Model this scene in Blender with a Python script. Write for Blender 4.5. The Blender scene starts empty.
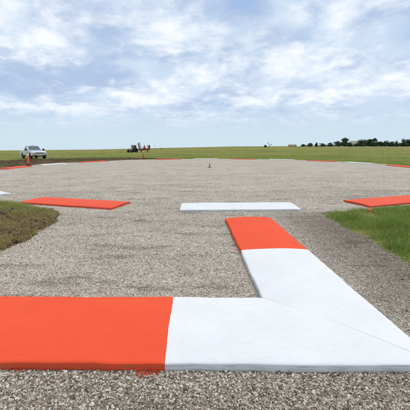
import bpy, bmesh, math, random
import numpy as np
from mathutils import Vector, Matrix

random.seed(7)
rng = np.random.default_rng(11)
R = math.radians
SC = bpy.context.scene
COL = SC.collection

# ------------------------------------------------------------------ camera
cam_d = bpy.data.cameras.new('camera')
cam = bpy.data.objects.new('camera', cam_d)
COL.objects.link(cam)
cam.location = (0, 0, 1.58)
cam.rotation_euler = (R(90 - 11.37), R(0.1), 0)
cam_d.sensor_fit = 'HORIZONTAL'
cam_d.sensor_width = 36
cam_d.lens = 25.63
cam_d.clip_start = 0.05
cam_d.clip_end = 20000
SC.camera = cam

# ------------------------------------------------------------------ light
SUN_EL, SUN_AZ = 58.0, 55.0          # azimuth clockwise from +Y (view direction)
sun_d = bpy.data.lights.new('sun', 'SUN')
sun_d.energy = 1.5
sun_d.angle = R(11)
sun_d.color = (1.0, 0.94, 0.85)
sun = bpy.data.objects.new('sun', sun_d)
COL.objects.link(sun)
_sd = Vector((math.sin(R(SUN_AZ)) * math.cos(R(SUN_EL)), math.cos(R(SUN_AZ)) * math.cos(R(SUN_EL)), math.sin(R(SUN_EL))))
sun.rotation_euler = _sd.to_track_quat('Z', 'Y').to_euler()

SC.view_settings.view_transform = 'Standard'
SC.view_settings.look = 'None'
SC.view_settings.exposure = 0.18
SC.view_settings.gamma = 1.0
SC.view_settings.use_curve_mapping = False
SC.cycles.max_bounces = 4
SC.cycles.use_adaptive_sampling = True
SC.cycles.adaptive_threshold = 0.03
SC.cycles.transparent_max_bounces = 4
SC.cycles.use_denoising = True


class NB:
    """small helper to write node maths"""
    def __init__(self, nt):
        self.nt = nt; self.n = nt.nodes; self.l = nt.links

    def node(self, t, **kw):
        nd = self.n.new(t)
        for k, v in kw.items(): setattr(nd, k, v)
        return nd

    def put(self, sock, v):
        if isinstance(v, bpy.types.NodeSocket): self.l.new(v, sock)
        elif v is not None:
            if isinstance(v, tuple) and len(v) == 3 and sock.type == 'RGBA': v = v + (1,)
            sock.default_value = v

    def m(self, op, a, b=None, c=None, clamp=False):
        nd = self.node('ShaderNodeMath', operation=op, use_clamp=clamp)
        self.put(nd.inputs[0], a)
        if b is not None: self.put(nd.inputs[1], b)
        if c is not None: self.put(nd.inputs[2], c)
        return nd.outputs[0]

    def vm(self, op, a, b=None):
        nd = self.node('ShaderNodeVectorMath', operation=op)
        self.put(nd.inputs[0], a)
        if b is not None: self.put(nd.inputs[3 if op == 'SCALE' else 1], b)
        return nd.outputs[1] if op in ('LENGTH', 'DOT_PRODUCT', 'DISTANCE') else nd.outputs[0]

    def sep(self, v):
        nd = self.node('ShaderNodeSeparateXYZ'); self.put(nd.inputs[0], v); return nd.outputs

    def comb(self, x, y, z):
        nd = self.node('ShaderNodeCombineXYZ')
        for i, q in enumerate((x, y, z)): self.put(nd.inputs[i], q)
        return nd.outputs[0]

    def noise(self, vec, scale, detail=4, rough=0.55, dist=0.0):
        nd = self.node('ShaderNodeTexNoise')
        self.put(nd.inputs['Vector'], vec); nd.inputs['Scale'].default_value = scale
        nd.inputs['Detail'].default_value = detail; nd.inputs['Roughness'].default_value = rough
        nd.inputs['Distortion'].default_value = dist
        return nd.outputs['Fac']

    def voro(self, vec, scale, feature='F1', out='Distance', rand=1.0):
        nd = self.node('ShaderNodeTexVoronoi', feature=feature)
        self.put(nd.inputs['Vector'], vec); nd.inputs['Scale'].default_value = scale
        nd.inputs['Randomness'].default_value = rand
        return nd.outputs[out]

    def ramp(self, f, stops, interp='LINEAR'):
        nd = self.node('ShaderNodeValToRGB'); self.put(nd.inputs[0], f)
        cr = nd.color_ramp; cr.interpolation = interp
        while len(cr.elements) < len(stops): cr.elements.new(0.5)
        for e, (p, c) in zip(cr.elements, stops):
            e.position = p; e.color = (c, c, c, 1) if isinstance(c, (int, float)) else tuple(c) + (1,)
        return nd.outputs[0]

    def sm(self, v, a, b, lo=0.0, hi=1.0):
        nd = self.node('ShaderNodeMapRange', interpolation_type='SMOOTHSTEP')
        self.put(nd.inputs[0], v)
        for i, q in zip((1, 2, 3, 4), (a, b, lo, hi)): nd.inputs[i].default_value = q
        return nd.outputs[0]

    def mix(self, f, a, b, blend='MIX'):
        nd = self.node('ShaderNodeMix', data_type='RGBA', blend_type=blend)
        self.put(nd.inputs[0], f); self.put(nd.inputs[6], a); self.put(nd.inputs[7], b)
        return nd.outputs[2]

    def bump(self, h, strength=0.4, dist=0.01):
        nd = self.node('ShaderNodeBump'); self.put(nd.inputs['Height'], h)
        nd.inputs['Strength'].default_value = strength; nd.inputs['Distance'].default_value = dist
        return nd.outputs[0]


# ------------------------------------------------------------------ sky
world = bpy.data.worlds.new('World')
SC.world = world
world.use_nodes = True
wb = NB(world.node_tree)
for nd in list(wb.n): wb.n.remove(nd)
sky = wb.node('ShaderNodeTexSky', sky_type='NISHITA')
sky.sun_disc = False
sky.sun_elevation = R(SUN_EL)
sky.sun_rotation = R(SUN_AZ)
sky.altitude = 300
sky.air_density = 1.0
sky.dust_density = 2.0
sky.ozone_density = 1.0
tc = wb.node('ShaderNodeTexCoord')
D = wb.vm('NORMALIZE', tc.outputs['Generated'])
dx, dy, dz = wb.sep(D)
zz = wb.m('MAXIMUM', dz, 0.0)
den = wb.m('ADD', zz, 0.26)
P = wb.comb(wb.m('DIVIDE', dx, den), wb.m('DIVIDE', dy, den), 0.0)
az = wb.m('MULTIPLY', wb.m('ARCTAN2', dx, dy), 57.2958)
el = wb.m('MULTIPLY', wb.m('ARCSINE', dz), 57.2958)


def blob(a, e, wa, we):
    """soft patch of cloud centred on azimuth a, elevation e (degrees)"""
    q1 = wb.m('DIVIDE', wb.m('SUBTRACT', az, a), wa)
    q2 = wb.m('DIVIDE', wb.m('SUBTRACT', el, e), we)
    s = wb.m('ADD', wb.m('MULTIPLY', q1, q1), wb.m('MULTIPLY', q2, q2))
    return wb.m('POWER', 2.71828, wb.m('MULTIPLY', s, -1.0))


def add(*v):
    r = v[0]
    for q in v[1:]: r = wb.m('ADD', r, q)
    return r


warp = wb.node('ShaderNodeTexNoise'); warp.inputs['Scale'].default_value = 1.6; warp.inputs['Detail'].default_value = 2
wb.l.new(P, warp.inputs['Vector'])
Pw = wb.vm('ADD', P, wb.vm('SCALE', wb.vm('SUBTRACT', warp.outputs['Color'], (0.5, 0.5, 0.5)), 0.25))
n1 = wb.noise(Pw, 2.3, 3, 0.5)
n2 = wb.noise(wb.vm('ADD', Pw, (7.3, 2.1, 0.0)), 6.5, 7, 0.58)
n3 = wb.noise(wb.vm('ADD', Pw, (1.3, 9.1, 0.0)), 3.0, 4, 0.5)
n4 = wb.noise(wb.vm('ADD', Pw, (4.7, 3.3, 0.0)), 13.0, 6, 0.62)
Ps = wb.comb(wb.m('MULTIPLY', az, 0.10), wb.m('MULTIPLY', el, 0.55), 3.0)     # thin level streaks low in the sky
n5 = wb.noise(Ps, 1.0, 6, 0.6, 0.4)
big = add(wb.m('MULTIPLY', n1, 0.46), wb.m('MULTIPLY', n2, 0.36), wb.m('MULTIPLY', n4, 0.26), wb.m('MULTIPLY', n5, 0.12), -0.08)
posb = add(wb.m('MULTIPLY', blob(-29, 15.0, 9, 2.2), 0.09),
           wb.m('MULTIPLY', blob(-9, 20.5, 5, 2.6), 0.12),
           wb.m('MULTIPLY', blob(-12, 9.0, 9, 1.5), 0.13),
           wb.m('MULTIPLY', blob(-24, 6.3, 7, 0.8), 0.14),
           wb.m('MULTIPLY', blob(21, 9.0, 6, 1.0), 0.10),
           wb.m('MULTIPLY', blob(33, 11.0, 5, 1.6), 0.08),
           wb.m('MULTIPLY', blob(14, 15, 16, 5.0), 0.06),
           wb.m('MULTIPLY', blob(-33, 22, 12, 3.0), 0.03),
           wb.m('MULTIPLY', blob(7.0, 22.8, 4.6, 1.8), -0.36),
           wb.m('MULTIPLY', blob(18, 18.0, 5, 1.0), -0.10),
           wb.m('MULTIPLY', blob(-30, 10.5, 13, 2.0), -0.10),
           wb.m('MULTIPLY', blob(-18, 15.5, 5, 3.2), -0.12),
           wb.m('MULTIPLY', blob(30, 16.5, 8, 2.0), -0.06))
cover = add(big, posb)
veil = wb.sm(el, 1.5, 8.0)
bright = wb.m('MULTIPLY', wb.sm(cover, 0.445, 0.70), veil)
thin = wb.sm(cover, 0.08, 0.46)
greyf = wb.m('MULTIPLY', wb.sm(add(n3, wb.m('MULTIPLY', blob(-27, 10.5, 14, 3), 0.14), wb.m('MULTIPLY', blob(-18, 16, 6, 4), 0.14)), 0.40, 0.66), veil)
base_sky = wb.mix(1.0, sky.outputs[0], (0.80, 0.80, 0.86), 'MULTIPLY')
col_thin = wb.mix(greyf, (5.6, 6.75, 8.2), (4.1, 5.25, 7.15))
col_hor = wb.mix(wb.sm(el, 0.0, 9.0), (5.6, 6.85, 7.75), (4.9, 6.2, 7.8))
c0 = wb.mix(wb.m('MULTIPLY', thin, 0.97), base_sky, col_thin)
blue = (3.7, 5.5, 8.6)
c0 = wb.mix(wb.m('MULTIPLY', wb.m('SUBTRACT', 1.0, thin), 0.75), c0, blue)
c0 = wb.mix(wb.m('SUBTRACT', 1.0, wb.sm(el, 2.0, 10.0)), c0, col_hor)
c1 = wb.mix(wb.m('MULTIPLY', bright, 0.88), c0, (8.9, 9.2, 9.7))
below = wb.sm(dz, -0.06, 0.0)
c2 = wb.mix(below, (3.2, 3.1, 2.3), c1)
bg = wb.node('ShaderNodeBackground')
wb.l.new(c2, bg.inputs['Color'])
bg.inputs['Strength'].default_value = 0.1
wo = wb.node('ShaderNodeOutputWorld')
wb.l.new(bg.outputs[0], wo.inputs['Surface'])

# ------------------------------------------------------------------ materials
MATS = {}


def new_mat(name):
    m = bpy.data.materials.new(name); m.use_nodes = True
    b = NB(m.node_tree)
    bs = m.node_tree.nodes['Principled BSDF']
    MATS[name] = m
    return m, b, bs


def plain(name, col, rough=0.5, metal=0.0, var=0.12, scale=6.0, spec=0.5, coat=0.0, trans=0.0):
    """plain paint / rubber / metal with slight dirt variation"""
    m, b, bs = new_mat(name)
    geo = b.node('ShaderNodeTexCoord').outputs['Object']
    n = b.noise(geo, scale, 4, 0.6)
    lo = tuple(c * (1 - var) for c in col); hi = tuple(min(1, c * (1 + var)) for c in col)
    b.put(bs.inputs['Base Color'], b.mix(b.sm(n, 0.3, 0.7), lo, hi))
    bs.inputs['Roughness'].default_value = rough
    bs.inputs['Metallic'].default_value = metal
    bs.inputs['Specular IOR Level'].default_value = spec
    bs.inputs['Coat Weight'].default_value = coat
    bs.inputs['Transmission Weight'].default_value = trans
    return m


def gpos(b): return b.node('ShaderNodeNewGeometry').outputs['Position']


# painted concrete
def painted(name, col, dirt, stain=0.25, sidec=(0.5, 0.5, 0.5)):
    m, b, bs = new_mat(name)
    p = gpos(b)
    n = b.noise(p, 2.2, 5, 0.6)
    fine = b.noise(p, 60, 4, 0.65)
    streak = b.noise(b.vm('MULTIPLY', p, (14.0, 70.0, 30.0)), 1.0, 3, 0.5)
    c = b.mix(b.sm(n, 0.30, 0.72), tuple(x * 0.93 for x in col), col)
    c = b.mix(b.m('MULTIPLY', b.sm(streak, 0.55, 0.8), 0.10), c, tuple(x * 0.8 for x in col))
    roll = b.noise(b.vm('MULTIPLY', p, (9.0, 22.0, 10.0)), 1.0, 5, 0.62, 1.2)
    c = b.mix(b.m('MULTIPLY', b.sm(roll, 0.45, 0.72), 0.26), c, tuple(x * 0.78 for x in col))
    grain = b.noise(p, 140, 3, 0.7)
    c = b.mix(b.m('MULTIPLY', b.sm(grain, 0.52, 0.72), 0.14), c, tuple(x * 0.6 for x in col))
    # dust and scuffs: spots of their own shape
    spots = b.m('MULTIPLY', b.sm(b.noise(p, 9.0, 6, 0.72), 0.60, 0.74), stain)
    c = b.mix(spots, c, dirt)
    # form-side faces darkened: shade put into the colour, with patchy paint and dirt
    nz = b.sep(b.node('ShaderNodeNewGeometry').outputs['Normal'])[2]
    side = b.sm(nz, 0.75, 0.25)
    patch = b.sm(b.noise(b.vm('MULTIPLY', p, (3.0, 3.0, 30.0)), 2.2, 5, 0.65), 0.42, 0.66)
    c = b.mix(b.m('MULTIPLY', side, b.m('ADD', b.m('MULTIPLY', patch, 0.35), 0.6)), c, b.mix(patch, sidec, dirt))
    b.put(bs.inputs['Base Color'], c)
    bs.inputs['Roughness'].default_value = 0.75
    bs.inputs['Specular IOR Level'].default_value = 0.18
    h = add_(b, b.m('MULTIPLY', fine, 0.5), b.m('MULTIPLY', streak, 0.5), b.m('MULTIPLY', n, 1.2))
    b.put(bs.inputs['Normal'], b.bump(h, 0.5, 0.005))
    return m


def add_(b, *v):
    r = v[0]
    for q in v[1:]: r = b.m('ADD', r, q)
    return r


M_ORANGE = painted('orange_paint', (0.90, 0.097, 0.034), (0.42, 0.12, 0.05), 0.22, (0.62, 0.06, 0.02))
M_WHITE = painted('white_paint', (0.82, 0.81, 0.785), (0.46, 0.45, 0.41), 0.16, (0.56, 0.58, 0.58))
M_RING_O = painted('orange_paint_weathered', (0.86, 0.105, 0.046), (0.40, 0.12, 0.07), 0.22, (0.60, 0.06, 0.03))
M_RING_W = painted('white_paint_weathered', (0.80, 0.79, 0.765), (0.42, 0.41, 0.38), 0.2, (0.55, 0.56, 0.56))
M_RING_D = painted('white_paint_dusty', (0.52, 0.49, 0.44), (0.36, 0.33, 0.28), 0.5)

# gravel sheet
m, b, bs = new_mat('gravel')
p = gpos(b)
v1 = b.node('ShaderNodeTexVoronoi', feature='F1'); b.put(v1.inputs['Vector'], p); v1.inputs['Scale'].default_value = 75
v2 = b.node('ShaderNodeTexVoronoi', feature='F1'); b.put(v2.inputs['Vector'], p); v2.inputs['Scale'].default_value = 31
hue1 = b.sep(v1.outputs['Color'])[0]; hue2 = b.sep(v2.outputs['Color'])[1]
cell = b.ramp(hue1, [(0.0, (0.285, 0.22, 0.155)), (0.28, (0.445, 0.365, 0.275)), (0.55, (0.56, 0.485, 0.39)), (0.8, (0.655, 0.58, 0.485)), (1.0, (0.75, 0.695, 0.615))])
cell2 = b.ramp(hue2, [(0.0, 0.72), (0.5, 1.0), (1.0, 1.22)])
c = b.mix(1.0, cell, cell2, 'MULTIPLY')
gap = b.sm(v1.outputs['Distance'], 0.5, 0.8)
c = b.mix(b.m('MULTIPLY', gap, 0.35), c, (0.19, 0.16, 0.125))
big1 = b.noise(b.vm('MULTIPLY', p, (0.35, 0.9, 1.0)), 0.8, 5, 0.62)
big2 = b.noise(b.vm('MULTIPLY', p, (0.5, 1.6, 1.0)), 1.9, 6, 0.68)
c = b.mix(1.0, c, b.ramp(big1, [(0.30, 0.84), (0.5, 1.0), (0.70, 1.10)]), 'MULTIPLY')
c = b.mix(b.sm(big2, 0.50, 0.72), c, b.mix(1.0, c, (0.54, 0.50, 0.45), 'MULTIPLY'))
# earth worked into the stone beside the right arm
px, py, pz = b.sep(p)
soil = b.m('MULTIPLY', b.sm(add_(b, px, b.m('MULTIPLY', big1, 1.0)), 1.85, 2.5), b.sm(py, 7.6, 6.0))
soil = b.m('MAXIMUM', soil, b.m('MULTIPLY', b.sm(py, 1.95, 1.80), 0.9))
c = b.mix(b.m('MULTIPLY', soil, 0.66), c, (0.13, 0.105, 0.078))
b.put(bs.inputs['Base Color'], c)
bs.inputs['Roughness'].default_value = 0.95
bs.inputs['Specular IOR Level'].default_value = 0.2
hgt = add_(b, b.m('MULTIPLY', v1.outputs['Distance'], -1.0), b.m('MULTIPLY', v2.outputs['Distance'], -1.2), b.m('MULTIPLY', big2, 0.6))
b.put(bs.inputs['Normal'], b.bump(hgt, 0.6, 0.010))
M_GRAVEL = m


def stone_mat(name, stops):
    m, b, bs = new_mat(name)
    at = b.node('ShaderNodeAttribute', attribute_type='INSTANCER', attribute_name='tone')
    obj = b.node('ShaderNodeTexCoord').outputs['Object']
    n = b.noise(obj, 1.6, 4, 0.65)
    c = b.ramp(at.outputs['Fac'], stops)
    c = b.mix(b.sm(n, 0.3, 0.7), b.mix(1.0, c, (0.78, 0.77, 0.75), 'MULTIPLY'), c)
    p = gpos(b)
    big1 = b.noise(b.vm('MULTIPLY', p, (0.35, 0.9, 1.0)), 0.8, 5, 0.62)
    c = b.mix(1.0, c, b.ramp(big1, [(0.30, 0.88), (0.5, 1.0), (0.70, 1.08)]), 'MULTIPLY')
    big2 = b.noise(b.vm('MULTIPLY', p, (0.5, 1.6, 1.0)), 1.9, 6, 0.68)
    c = b.mix(b.sm(big2, 0.50, 0.72), c, b.mix(1.0, c, (0.58, 0.54, 0.49), 'MULTIPLY'))
    b.put(bs.inputs['Base Color'], c)
    bs.inputs['Roughness'].default_value = 0.85
    bs.inputs['Specular IOR Level'].default_value = 0.3
    return m


M_STONE = stone_mat('stone', [(0.0, (0.11, 0.08, 0.055)), (0.12, (0.26, 0.19, 0.125)), (0.30, (0.445, 0.355, 0.26)), (0.50, (0.59, 0.505, 0.405)), (0.72, (0.70, 0.625, 0.53)), (0.90, (0.81, 0.75, 0.675)), (1.0, (0.89, 0.85, 0.80))])
M_STONE_O = stone_mat('orange_sprayed_stone', [(0.0, (0.35, 0.10, 0.05)), (0.4, (0.62, 0.09, 0.04)), (1.0, (0.85, 0.16, 0.07))])

# meadow
m, b, bs = new_mat('meadow')
p = gpos(b)
d1 = b.noise(b.vm('MULTIPLY', p, (0.5, 1.0, 1.0)), 0.045, 5, 0.6)
d2 = b.noise(b.vm('MULTIPLY', p, (0.5, 1.0, 1.0)), 0.16, 7, 0.70)
d3 = b.noise(p, 2.4, 5, 0.7)
g = b.ramp(d2, [(0.28, (0.12, 0.15, 0.04)), (0.42, (0.20, 0.225, 0.07)), (0.54, (0.275, 0.27, 0.098)), (0.70, (0.375, 0.31, 0.155))])
g = b.mix(b.sm(d1, 0.44, 0.62), g, b.mix(1.0, g, (1.28, 1.08, 1.15), 'MULTIPLY'))
g = b.mix(b.sm(d3, 0.35, 0.7), b.mix(1.0, g, (0.74, 0.76, 0.70), 'MULTIPLY'), b.mix(1.0, g, (1.12, 1.1, 1.05), 'MULTIPLY'))
b.put(bs.inputs['Base Color'], g)
bs.inputs['Roughness'].default_value = 1.0
bs.inputs['Specular IOR Level'].default_value = 0.0
b.put(bs.inputs['Normal'], b.bump(d3, 0.6, 0.15))
M_MEADOW = m

# bare soil
def soil_mat(name, stops):
    m, b, bs = new_mat(name)
    p = gpos(b)
    d2 = b.noise(p, 0.9, 6, 0.65)
    d3 = b.noise(p, 7.0, 6, 0.7)
    d4 = b.noise(b.vm('MULTIPLY', p, (0.4, 1.0, 1.0)), 0.5, 4, 0.6)
    g = b.ramp(d2, stops)
    g = b.mix(b.sm(d4, 0.52, 0.66), g, (0.12, 0.115, 0.035))
    g = b.mix(b.sm(d3, 0.35, 0.7), b.mix(1.0, g, (0.6, 0.58, 0.55), 'MULTIPLY'), g)
    b.put(bs.inputs['Base Color'], g)
    bs.inputs['Roughness'].default_value = 1.0
    bs.inputs['Specular IOR Level'].default_value = 0.1
    b.put(bs.inputs['Normal'], b.bump(d3, 0.9, 0.05))
    return m


M_SOIL = soil_mat('soil', [(0.3, (0.06, 0.039, 0.022)), (0.5, (0.13, 0.085, 0.048)), (0.7, (0.25, 0.17, 0.10))])
M_SOIL2 = soil_mat('dry_soil', [(0.3, (0.10, 0.066, 0.036)), (0.5, (0.19, 0.13, 0.068)), (0.7, (0.32, 0.225, 0.125))])


def leaf_mat(name, stops, transl=0.35):
    m, b, bs = new_mat(name)
    at = b.node('ShaderNodeAttribute', attribute_name='tint')
    c = b.ramp(at.outputs['Fac'], stops)
    out = m.node_tree.nodes['Material Output']
    b.put(bs.inputs['Base Color'], c)
    bs.inputs['Roughness'].default_value = 0.6
    bs.inputs['Specular IOR Level'].default_value = 0.25
    tr = b.node('ShaderNodeBsdfTranslucent'); b.put(tr.inputs['Color'], c)
    mx = b.node('ShaderNodeMixShader'); mx.inputs[0].default_value = transl
    b.l.new(bs.outputs[0], mx.inputs[1]); b.l.new(tr.outputs[0], mx.inputs[2])
    b.l.new(mx.outputs[0], out.inputs['Surface'])
    return m


M_GRASS = leaf_mat('grass_blade', [(0.0, (0.17, 0.105, 0.05)), (0.2, (0.42, 0.29, 0.125)), (0.42, (0.46, 0.385, 0.15)), (0.6, (0.36, 0.40, 0.10)), (0.8, (0.25, 0.36, 0.07)), (1.0, (0.13, 0.225, 0.045))], 0.5)
M_LEAF = leaf_mat('tree_leaf', [(0.0, (0.03, 0.052, 0.022)), (0.5, (0.062, 0.098, 0.038)), (1.0, (0.11, 0.155, 0.058))], 0.2)
M_BARK = plain('bark', (0.09, 0.075, 0.06), 0.95, var=0.3)

# ------------------------------------------------------------------ object helpers


def link(name, me, mat=None, parent=None, loc=(0, 0, 0), rot=(0, 0, 0)):
    o = bpy.data.objects.new(name, me)
    COL.objects.link(o)
    if mat is not None and me is not None: me.materials.append(mat)
    if parent is not None: o.parent = parent
    o.location = loc; o.rotation_euler = rot
    return o


def obj(name, bm, mat, parent=None, loc=(0, 0, 0), rot=(0, 0, 0), smooth=False):
    bmesh.ops.recalc_face_normals(bm, faces=bm.faces)
    if smooth:
        for f in bm.faces: f.smooth = True
    me = bpy.data.meshes.new(name); bm.to_mesh(me); bm.free()
    return link(name, me, mat, parent, loc, rot)


def tag(o, label=None, cat=None, group=None, kind=None):
    if label: o['label'] = label
    if cat: o['category'] = cat
    if group: o['group'] = group
    if kind: o['kind'] = kind
    return o


def thing(name, label, cat, loc=(0, 0, 0), rz=0.0, group=None):
    o = link(name, None, None, None, loc, (0, 0, rz))
    o.empty_display_size = 0.2
    return tag(o, label, cat, group)


def box(bm, c, s, bev=0.0, rot=None):
    mat = Matrix.Translation(c) @ (rot.to_4x4() if rot is not None else Matrix.Identity(4)) @ Matrix.Diagonal((s[0], s[1], s[2], 1))
    r = bmesh.ops.create_cube(bm, size=1, matrix=mat)
    if bev > 0:
        es = list({e for v in r['verts'] for e in v.link_edges})
        bmesh.ops.bevel(bm, geom=es, offset=bev, segments=2, affect='EDGES', profile=0.6)
    return bm


def B(): return bmesh.new()


def tube(bm, a, c, r1, r2=None, seg=8):
    a, c = Vector(a), Vector(c); r2 = r1 if r2 is None else r2
    d = c - a
    q = d.to_track_quat('Z', 'Y').to_matrix().to_4x4()
    bmesh.ops.create_cone(bm, cap_ends=True, segments=seg, radius1=r1, radius2=r2, depth=d.length, matrix=Matrix.Translation((a + c) / 2) @ q)
    return bm


def lathe(bm, prof, seg=20):
    rings = []
    for r, z in prof:
        rings.append([bm.verts.new((r * math.cos(2 * math.pi * i / seg), r * math.sin(2 * math.pi * i / seg), z)) for i in range(seg)])
    for a, c in zip(rings[:-1], rings[1:]):
        for i in range(seg): bm.faces.new((a[i], a[(i + 1) % seg], c[(i + 1) % seg], c[i]))
    bm.faces.new(list(reversed(rings[0]))); bm.faces.new(rings[-1])
    return bm


def prism(bm, prof, x0, x1):
    """polygon in (y, z) swept from x0 to x1"""
    a = [bm.verts.new((x0, y, z)) for y, z in prof]
    c = [bm.verts.new((x1, y, z)) for y, z in prof]
    bm.faces.new(a); bm.faces.new(list(reversed(c)))
    n = len(prof)
    for i in range(n): bm.faces.new((a[i], c[i], c[(i + 1) % n], a[(i + 1) % n]))
    return bm


# ------------------------------------------------------------------ layout of the ground
HUB = Vector((0.52, 22.45))
RING_R = 14.95
PAD_R = 15.62
STRIP = (-3.12, 2.78)


def wob(t, ph=0.0):
    return 0.5 * np.sin(t * 1.7 + ph) + 0.3 * np.sin(t * 4.1 + 1.3 * ph) + 0.2 * np.sin(t * 9.7 + 2.2 + ph) + 0.14 * np.sin(t * 21.0 + ph)


def left_edge(y):
    return STRIP[0] + 0.11 * wob(y * 1.6, 1.0) - 0.75 * np.maximum(0, (y - 5.7) / 1.3) ** 2


def pad_sd(x, y):
    """signed distance-like value of the gravel area, negative inside"""
    x = np.asarray(x, float); y = np.asarray(y, float)
    a = np.arctan2(x - HUB.x, y - HUB.y)
    disc = np.hypot(x - HUB.x, y - HUB.y) - PAD_R - 0.16 * wob(a * 14)
    xl = np.where(y < 7.6, left_edge(np.minimum(y, 7.6)), -3.4); xr = STRIP[1] + 0.10 * wob(y * 1.5, 2.0)
    strip = np.maximum(np.maximum(xl - x, x - xr), np.maximum(y - 12.0, -9.0 - y))
    return np.minimum(disc, strip)


_AZ = np.radians([-180, -120, -60, -36, -20, -10, 0, 8, 20, 36, 60, 120, 180])
_SL = np.array([0, -0.004, -0.010, -0.0103, -0.0092, -0.0055, -0.0022, 0.0006, 0.0022, 0.0030, 0.002, 0, 0])


def ground_z(x, y):
    x = np.asarray(x, float); y = np.asarray(y, float)
    d = np.hypot(x, y); a = np.arctan2(x, y)
    s = np.interp(a, _AZ, _SL)
    dd = np.maximum(0, np.hypot(x - HUB.x, y - HUB.y) - 16.6)
    dd = np.minimum(dd, np.maximum(0, d - 12))
    dd = np.where(s > 0, np.minimum(dd, 420), dd)
    z = s * dd
    r = np.hypot(x - HUB.x, y - HUB.y)
    k = np.clip((r - 17.5) / 25, 0, 1)
    z = z + k * (0.05 * np.sin(x * 0.31 + 1) * np.sin(y * 0.27) + 0.04 * np.sin(x * 0.12 + y * 0.2))
    kf = np.clip((d - 80) / 400, 0, 1)
    z = z + kf * (0.25 * np.sin(x * 0.011 + 2) + 0.2 * np.sin(x * 0.027 + y * 0.013))
    return z


def gz(x, y): return float(ground_z(x, y))


# ground sheet: polar grid reaching the horizon
rad = np.concatenate([[0.0], np.geomspace(0.8, 5200, 130)])
NA = 240
ang = np.linspace(0, 2 * np.pi, NA, endpoint=False)
V = [(0.0, 0.0, -0.012)]
for r_ in rad[1:]:
    xs, ys = r_ * np.sin(ang), r_ * np.cos(ang)
    zs = ground_z(xs, ys) - 0.012
    V += list(zip(xs.tolist(), ys.tolist(), zs.tolist()))
F = [(0, 1 + (i + 1) % NA, 1 + i) for i in range(NA)]
for k in range(len(rad) - 2):
    o1, o2 = 1 + k * NA, 1 + (k + 1) * NA
    F += [(o1 + i, o1 + (i + 1) % NA, o2 + (i + 1) % NA, o2 + i) for i in range(NA)]
me = bpy.data.meshes.new('ground'); me.from_pydata(V, [], F); me.update()
for pl in me.polygons: pl.use_smooth = True
tag(link('ground', me, M_MEADOW), kind='structure')

# gravel pad: ring floor plus the strip that carries the L marker
NB_ = 900
bd = []
th0 = math.asin((STRIP[1] - HUB.x) / PAD_R); th1 = math.asin((STRIP[0] - 0.75 - HUB.x) / PAD_R)
for i in range(NB_ + 1):     # arc, from right of strip all round to left of strip (angle from -Y, growing to +X)
    t = th0 + (2 * math.pi + th1 - th0) * i / NB_
    x, y = math.sin(t), -math.cos(t)
    a = math.atan2(x, y)
    rr = PAD_R + 0.16 * float(wob(a * 14))
    bd.append((HUB.x + x * rr, HUB.y + y * rr))
yl = bd[-1][1]; yr = bd[0][1]
left = [(float(left_edge(y)), y) for y in np.linspace(yl - 0.05, -8.9, 160)]
right = [(STRIP[1] + 0.10 * float(wob(y * 1.5, 2.0)) * min(1.0, max(0.0, (yr - y - 0.1) / 0.8)), y) for y in np.linspace(-8.9, yr - 0.12, 160)]
bd = bd + left + right
bm = B()
vs = [bm.verts.new((x, y, 0.0)) for x, y in bd]
f = bm.faces.new(vs)
bmesh.ops.triangulate(bm, faces=[f])
bm.normal_update()
if sum(fc.normal.z for fc in bm.faces) < 0: bmesh.ops.reverse_faces(bm, faces=bm.faces)
me = bpy.data.meshes.new('gravel_pad'); bm.to_mesh(me); bm.free()
tag(link('gravel_pad', me, M_GRAVEL), kind='structure')

# ------------------------------------------------------------------ slabs


def slab_bm(AL, AR, BL, BR, edge=0.062, crown=0.026, nu=15, seg=0.10, seed=0, endA=True, endB=True, base=-0.02, wA=None, wB=None):
    """crowned slab between end A (left, right) and end B (left, right), in plan"""
    rs = random.Random(seed)
    AL, AR, BL, BR = (Vector(q) for q in (AL, AR, BL, BR))
    bm = B()
    nl = max(3, int((BL - AL).length / seg))
    us = [0.0, 0.0, 0.006, 0.020] + [0.02 + 0.96 * i / (nu - 1) for i in range(1, nu - 1)] + [0.980, 0.994, 1.0, 1.0]
    ph = [rs.uniform(0, 6) for _ in range(6)]
    rows = []
    for j in range(nl + 1):
        t = j / nl
        L0 = AL.lerp(BL, t); R0 = AR.lerp(BR, t)
        wl = 0.004 * math.sin(5.1 * t * nl * seg + ph[0]) + 0.003 * math.sin(13 * t * nl * seg + ph[1]) + rs.uniform(-.0028, .0028)
        wr = 0.004 * math.sin(4.6 * t * nl * seg + ph[2]) + 0.003 * math.sin(12 * t * nl * seg + ph[3]) + rs.uniform(-.0028, .0028)
        dirn = (R0 - L0).normalized()
        L0 = L0 + dirn * wl; R0 = R0 + dirn * wr
        row = []
        for i, u in enumerate(us):
            q = L0.lerp(R0, u)
            if i == 0 or i == len(us) - 1: z = base
            elif i in (1, len(us) - 2): z = edge - 0.010
            elif i in (2, len(us) - 3): z = edge - 0.003
            else: z = edge + crown * (1 - (2 * u - 1) ** 2) + 0.0015 * math.sin(7 * u + 3 * t * nl * seg + ph[4])
            if (j == 0 and endA) or (j == nl and endB):
                z = z - 0.004 if z > 0 else z
            wv = wA if j == 0 else (wB if j == nl else None)
            if wv is not None:
                q = q + (BL - AL).normalized() * (0.0022 * math.sin(9 * u + wv) + 0.0010 * math.sin(37 * u + 2 * wv))
            row.append(bm.verts.new((q.x, q.y, z)))
        rows.append(row)
    for a, c in zip(rows[:-1], rows[1:]):
        for i in range(len(us) - 1): bm.faces.new((a[i], a[i + 1], c[i + 1], c[i]))
    for row in (rows[0], rows[-1]): bm.faces.new(row)
    for f in bm.faces: f.smooth = len(f.verts) == 4 and abs(f.normal.z) > -1
    return bm


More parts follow.
